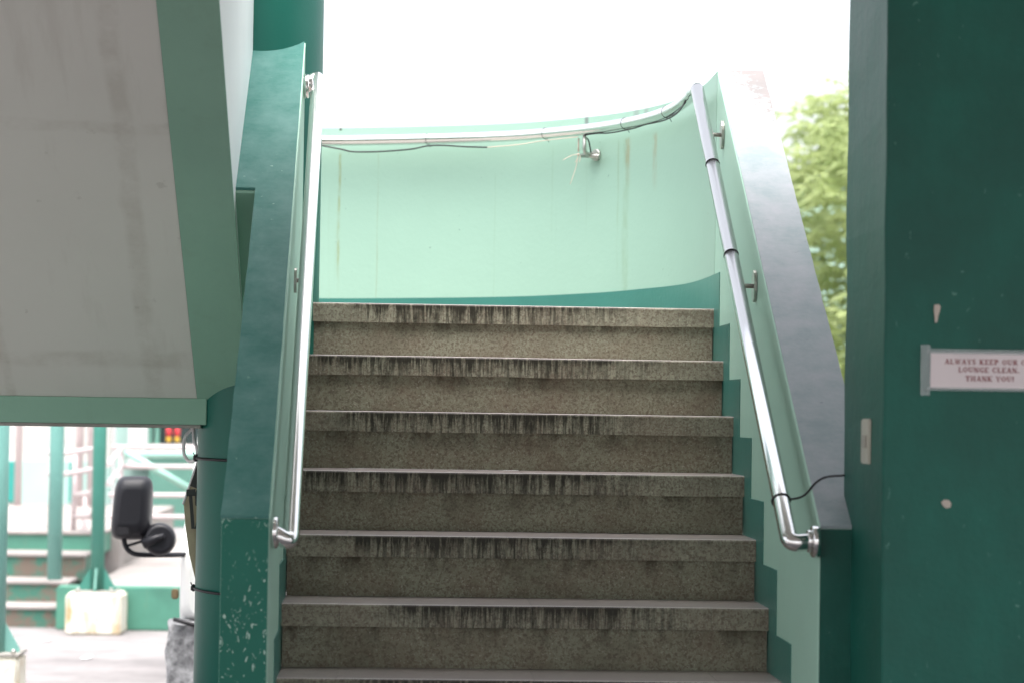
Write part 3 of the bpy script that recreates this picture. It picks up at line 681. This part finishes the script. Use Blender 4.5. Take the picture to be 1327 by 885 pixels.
railing('ramp_railing', 'pale pink four-bar pipe railing behind the wing mirror', 19.0,
    [(A(155, 700, 19.).x, -1.262, A(155, 579, 19.).z), (A(258, 700, 19.).x, -1.262, A(258, 579, 19.).z), (A(360, 700, 19.).x, -1.262, A(360, 579, 19.).z)],
    [(A(145, 579, 19.), A(420, 580, 19.)), (A(155, 604, 19.), A(420, 605, 19.)), (A(141, 641, 19.), A(420, 642, 19.)), (A(141, 669, 19.), A(420, 670, 19.)), (A(158, 580, 19.), A(140, 602, 17.8)), (A(158, 604, 19.), A(140, 627, 17.8))])
b = B(); tube(b, [A(157, 582, 19.4), A(262, 642, 19.6)], .028, 10); tube(b, [A(262, 642, 19.6), A(262, 700, 19.6)], .022, 10)
tag(obj('sloping_handrail', b, 'tubemint'), 'mint green diagonal handrail crossing behind the pink bars', 'handrail')
b = B(); tube(b, [A(158, 589, 20.4), A(420, 587, 20.4)], .030, 10)
tag(obj('top_rail', b, 'tubemint'), 'thick pale mint horizontal pipe behind the pink bars', 'rail')
# building across the yard
fb = thing('low_building', 'pale building with white upper wall and mint dado across the yard', 'building', (-4, 23.0, -.957))
b = B(); bx(b, -9, A(140, 600, 23).x, 23.0, 23.3, -.957, A(60, 597, 23).z); obj('dado_wall', b, 'mintfar', fb)
b = B(); bx(b, -9, A(140, 600, 23).x, 23.05, 23.3, A(60, 597, 23).z+.001, 2.2); obj('upper_wall', b, 'creamwall', fb)
for px, w in ((14.5, 9), (93, 5)):
    b = B(); bx(b, A(px-w/2, 620, 23).x, A(px+w/2, 620, 23).x, 22.96, 22.998, -.93, A(60, 598, 23).z); obj('teal_panel', b, 'teal', fb)
for px in (24, 103, 118, 127):
    b = B(); tube(b, [(A(px, 600, 22.6).x, 22.6, -.957), (A(px, 600, 22.6).x, 22.6, 2.2)], .035, 10); obj('porch_post', b, 'tube', fb)
b = B(); bx(b, A(66, 600, 22.5).x, A(99, 600, 22.5).x, 22.5, 22.56, A(66, 572, 22.5).z, A(66, 568, 22.5).z, .01); obj('window_head', b, 'tube', fb)
sh = thing('shop_front', 'green shop front with dark opening and shuttered counter beyond the ramp', 'building', (-1.6, 25, -1.262))
b = B(); bx(b, A(146, 600, 25).x, 6, 25.2, 25.4, -1.262, 2.4); obj('back_wall', b, 'mintfar', sh)
b = B(); bx(b, A(166, 600, 25).x, A(191, 600, 25).x, 24.95, 25.19, A(166, 602, 25).z, 2.0); obj('white_screen', b, 'cloth', sh)
for i in range(34):
    px = 196+i*3.0; b = B(); x0 = A(px, 600, 25).x
    bx(b, x0, x0+.018, 24.93, 24.96, -1.255, A(200, 588, 25).z); obj('shutter_slat', b, 'shutter', sh)
b = B(); bx(b, A(194, 600, 25).x, A(300, 600, 25).x, 24.962, 25.0, -1.26, A(200, 586, 25).z); obj('counter_panel', b, 'shutter', sh)
b = B(); bx(b, A(194, 600, 25).x, A(300, 600, 25).x, 24.9, 25.1, A(200, 585.9, 25).z, A(200, 575, 25).z); obj('counter_top', b, 'creamwall', sh)
b = B(); bx(b, A(204, 600, 25).x, A(300, 600, 25).x, 25.10, 25.19, A(200, 574.8, 25).z, 1.2); obj('dark_opening', b, 'darkin', sh)
for px in (194, 203): b = B(); bx(b, A(px-2, 600, 25).x, A(px+2, 600, 25).x, 24.97, 25.09, A(200, 574.9, 25).z, 1.6); obj('jamb', b, 'shutter', sh)
for px, lab in ((218.5, 'red and yellow hanging bottle in the shop, left of two'), (229.5, 'red and yellow hanging bottle in the shop, right of two')):
    t = thing('hanging_bottle', lab, 'bottle', A(px, 575, 24.8), 'bottles hanging in the shop opening')
    c = A(px, 569, 24.8); b = B(); blob(b, c, .027, .027, .035); obj('yellow_base', b, 'yellow', t)
    b = B(); tube(b, [c+Vector((0, 0, .03)), c+Vector((0, 0, .07)), c+Vector((0, 0, .20))], [.024, .028, .018], 12); obj('red_body', b, 'red', t)
# ------------------------------------------------------------------ white van facing the stair, seen past the column
V = thing('white_van', 'white van behind the column with grubby wrapped bumper and black mirrors', 'van', (-.1, 11.5, GZ))
YV = 10.55
def loft(secs, mat, name, par, cap=True):
    b = B(); rings = [[b.verts.new(p) for p in s_] for s_ in secs]
    for a, c in zip(rings, rings[1:]):
        n = len(a)
        for i in range(n): b.faces.new((a[i], a[(i+1) % n], c[(i+1) % n], c[i])).smooth = True
    if cap: b.faces.new(rings[0][::-1]); b.faces.new(rings[-1])
    bmesh.ops.recalc_face_normals(b, faces=b.faces[:])
    return obj(name, b, mat, par)
def rsec(y, x0, x1, z0, z1, r):
    pts = []
    for cx, cz, a0 in ((x1-r, z1-r, 0), (x0+r, z1-r, 90), (x0+r, z0+r, 180), (x1-r, z0+r, 270)):
        for k in range(5): a = R(a0+k*22.5); pts.append((cx+math.cos(a)*r, y, cz+math.sin(a)*r))
    return pts
xa, xb = -.975, .62
loft([rsec(YV+.02, xa+.06, xb-.06, -.92, -.66, .06), rsec(YV+.10, xa+.012, xb-.012, -.94, -.60, .06), rsec(YV+.35, xa, xb, -1.22, -.50, .07), rsec(YV+.55, xa, xb, -1.24, -.40, .07), rsec(YV+1.1, xa+.03, xb-.03, -1.24, .22, .10), rsec(YV+1.5, xa+.05, xb-.05, -1.24, .36, .14), rsec(YV+3.9, xa+.05, xb-.05, -1.24, .38, .14), rsec(YV+4.0, xa+.1, xb-.1, -1.2, .30, .14)], 'white', 'body', V)
b = B(); prism(b, [(xa+.14, YV+.60, -.35), (xb-.14, YV+.60, -.35), (xb-.2, YV+1.04, .13), (xa+.2, YV+1.04, .13)], (0, -.02, .012)); obj('windscreen', b, 'glass', V)
b = B(); prism(b, [(xa-.004+.02, YV+1.0, -.38), (xa+.016, YV+1.7, -.38), (xa+.04, YV+1.7, .12), (xa+.03, YV+1.25, .12)], (-.006, 0, 0)); obj('side_window', b, 'glass', V)
# pleated, taped-up bumper end
b = B(); bx(b, xa-.028, xa+.105, YV-.04, YV+.28, -1.40, -.945)
bmesh.ops.subdivide_edges(b, edges=b.edges[:], cuts=10, use_grid_fill=True)
for v in b.verts: v.co += noise.noise_vector(Vector((v.co.x*16, v.co.y*16, v.co.z*11)))*.018
for f_ in b.faces: f_.smooth = True
obj('wrapped_bumper_end', b, 'wrap', V)
b = B(); bx(b, xa+.115, xb-.1, YV-.02, YV+.3, -1.38, -.965, .02); obj('bumper', b, 'brownpanel', V)
b = B(); tube(b, [(xa+.0, YV-.055, -.925), (xa+.09, YV-.05, -.95), (xa+.2, YV-.03, -.985)], .009, 6); obj('trim_strip', b, 'wire', V)
for sx in (xa+.30, xb-.30):
    b = B(); blob(b, (sx, YV+.05, -.80), .10, .04, .07); obj('headlight', b, 'glass', V)
b = B(); bx(b, xa-.035, xa-.004, YV+.20, YV+.24, -.86, -.815, .006); obj('side_marker', b, 'brownpanel', V)
b = B(); bx(b, xa+.075, xa+.13, YV+.28, YV+.33, -.70, -.57, .01); obj('mirror_mount', b, 'black', V)
for wx in (xa+.02, xb-.22):
    for wy in (YV+.8, YV+3.2):
        b = B(); tube(b, [(wx, wy, GZ+.29), (wx+.2, wy, GZ+.29)], .29, 28); w_ = obj('wheel', b, 'rubber', V)
        b = B(); tube(b, [(wx-.006, wy, GZ+.29), (wx+.01, wy, GZ+.29)], .17, 20); obj('rim', b, 'steel_dull', w_)
# mirrors: big housing, arm, small round one
MY = YV-.05
arm = spline([at(245, 718, MY+.15), at(215, 718.5, MY+.05), at(180, 718, MY), at(167, 713, MY), at(161.5, 703, MY), at(161, 690, MY), at(161, 670, MY)], 8)
b = B(); tube(b, arm, .011, 12); obj('mirror_arm', b, 'black', V)
b = B(); tube(b, [at(164, 707, MY), at(187, 700, MY-.01)], .006, 10); obj('mirror_arm', b, 'black', V)
def se(px0, px1, py0, py1, Y, k=1., rad=.34, lean=0.):
    cx, cy, w, h_ = (px0+px1)/2, (py0+py1)/2, (px1-px0)/2*k, (py1-py0)/2*k; pts = []
    for i in range(36):
        a = 2*math.pi*i/36; c, s_ = math.cos(a), math.sin(a); e = .42
        ex = math.copysign(abs(c)**e, c); ey = math.copysign(abs(s_)**e, s_)
        tp_ = 1-.07*ey*-1 if False else 1+.05*(-ey)*-1
        pts.append(at(cx+w*ex*(1-.05*ey)+lean*ey, cy-h_*ey, Y))
    return pts
hs = loft([se(148, 190, 620, 692, MY-.075, .62, lean=2), se(147, 193, 617, 696, MY-.066, .84, lean=2.5), se(146.5, 196, 616.5, 698, MY-.04, .95, lean=3), se(146, 198, 616, 699, MY+.01, 1., lean=3), se(146, 198, 616, 699, MY+.04, .98, lean=3)], 'black', 'mirror_housing', V)
b = B(); c = at(160, 690, MY-.064); bx(b, c.x-.030, c.x+.028, c.y-.012, c.y+.03, c.z-.012, c.z+.032, .006); obj('arm_socket', b, 'wire', hs)
b = B(); c = at(207, 698, MY-.02); ax = (Vector((.10, -1, .05))).normalized(); tube(b, [c+ax*.035, c+ax*.03, c+ax*.005, c-ax*.012, c-ax*.02], [.050, .062, .069, .071, .06], 40); rm = obj('round_mirror', b, 'black', V)
b = B(); c0 = at(186, 704, MY-.05); c1 = at(213, 693, MY-.065)
tube(b, [c0, c0*.5+c1*.5, c1], [.024, .020, .010], 10); obj('mirror_bracket', b, 'black', rm)
# ------------------------------------------------------------------ tree behind the right parapet
tree = thing('leafy_tree', 'light green leafy tree glimpsed between parapet and pillar', 'tree', (5.6, 21.5, GZ))
b = B(); tube(b, spline([(5.6, 21.5, GZ), (5.55, 21.5, -.2), (5.7, 21.45, 1.0), (5.6, 21.5, 2.4)], 5), [.22-.007*i for i in range(16)], 14)
obj('trunk', b, 'bark', tree)
b = B()
for k in range(14):
    a = k*2.4; z = -.3+k*.2; e = Vector((5.6+math.cos(a)*1.7, 21.5+math.sin(a)*1.5, z+.9))
    tube(b, spline([(5.6, 21.5, z), Vector((5.6, 21.5, z))*.5+e*.5+Vector((0, 0, .15)), e], 5), [.07-.0055*i for i in range(11)], 8)
tube(b, spline([(5.0, 21, .2), (4.4, 20.4, .75), (3.75, 20.0, 1.3)], 5), [.035-.003*i for i in range(11)], 8)
obj('limbs', b, 'bark', tree)
lr_ = random.Random(3)
verts, faces = [], []
def leaf(p, d, L, w):
    d = d.normalized(); s_ = d.cross(Vector((lr_.uniform(-1, 1), lr_.uniform(-1, 1), 1.2))).normalized()*w; n = s_.cross(d).normalized()
    k = len(verts); mid = p+d*L*.5+n*L*.05
    verts.extend([p, mid-s_, mid+s_, p+d*L-Vector((0, 0, L*.18))]); faces.extend([(k, k+1, k+3), (k, k+3, k+2)])
cc = Vector((5.2, 21.4, 1.0)); ncl = 0
while ncl < 720:
    v = Vector((lr_.gauss(0, 1), lr_.gauss(0, 1), lr_.gauss(0, 1))).normalized()
    rad = 1-.55*lr_.random()**2
    k = 1+.20*noise.noise(v*2.3)
    p = cc+Vector((v.x*2.4, v.y*2.1, v.z*2.4))*rad*k
    if p.z < -1.3: continue
    ncl += 1
    for j in range(9):
        q_ = p+Vector((lr_.gauss(0, .11), lr_.gauss(0, .11), lr_.gauss(0, .10)))
        base_a = lr_.uniform(0, 6.28)
        for l_ in range(7):
            a = base_a+l_*.9+lr_.uniform(-.2, .2)
            leaf(q_, Vector((math.cos(a), math.sin(a), lr_.uniform(-.55, .25))), lr_.uniform(.11, .19), lr_.uniform(.013, .021))
me = bpy.data.meshes.new('crown'); me.from_pydata([tuple(v) for v in verts], [], faces); me.materials.append(M['leaf'])
o = bpy.data.objects.new('crown', me); COL.objects.link(o); o.parent = tree; o.matrix_parent_inverse = Matrix.Translation(-tree.location)

# scraps on the yard ground
for (px, py, sx, lab) in ((56, 829, .05, 'small white paper scrap on the yard ground'), (112, 852, .03, 'tiny pale scrap near the middle of the yard')):
    d = F+Rt2*((px-663.5)/3121.18)-U2*((py-442.5)/3121.18); c = d*((GZ+.004)/d.z)
    b = B(); prism(b, [(c.x-sx, c.y-.05, GZ+.004), (c.x+sx*.8, c.y-.06, GZ+.006), (c.x+sx, c.y+.04, GZ+.012), (c.x-sx*.4, c.y+.07, GZ+.005)], (0, 0, .002))
    tag(obj('paper_scrap', b, 'cloth'), lab, 'litter')
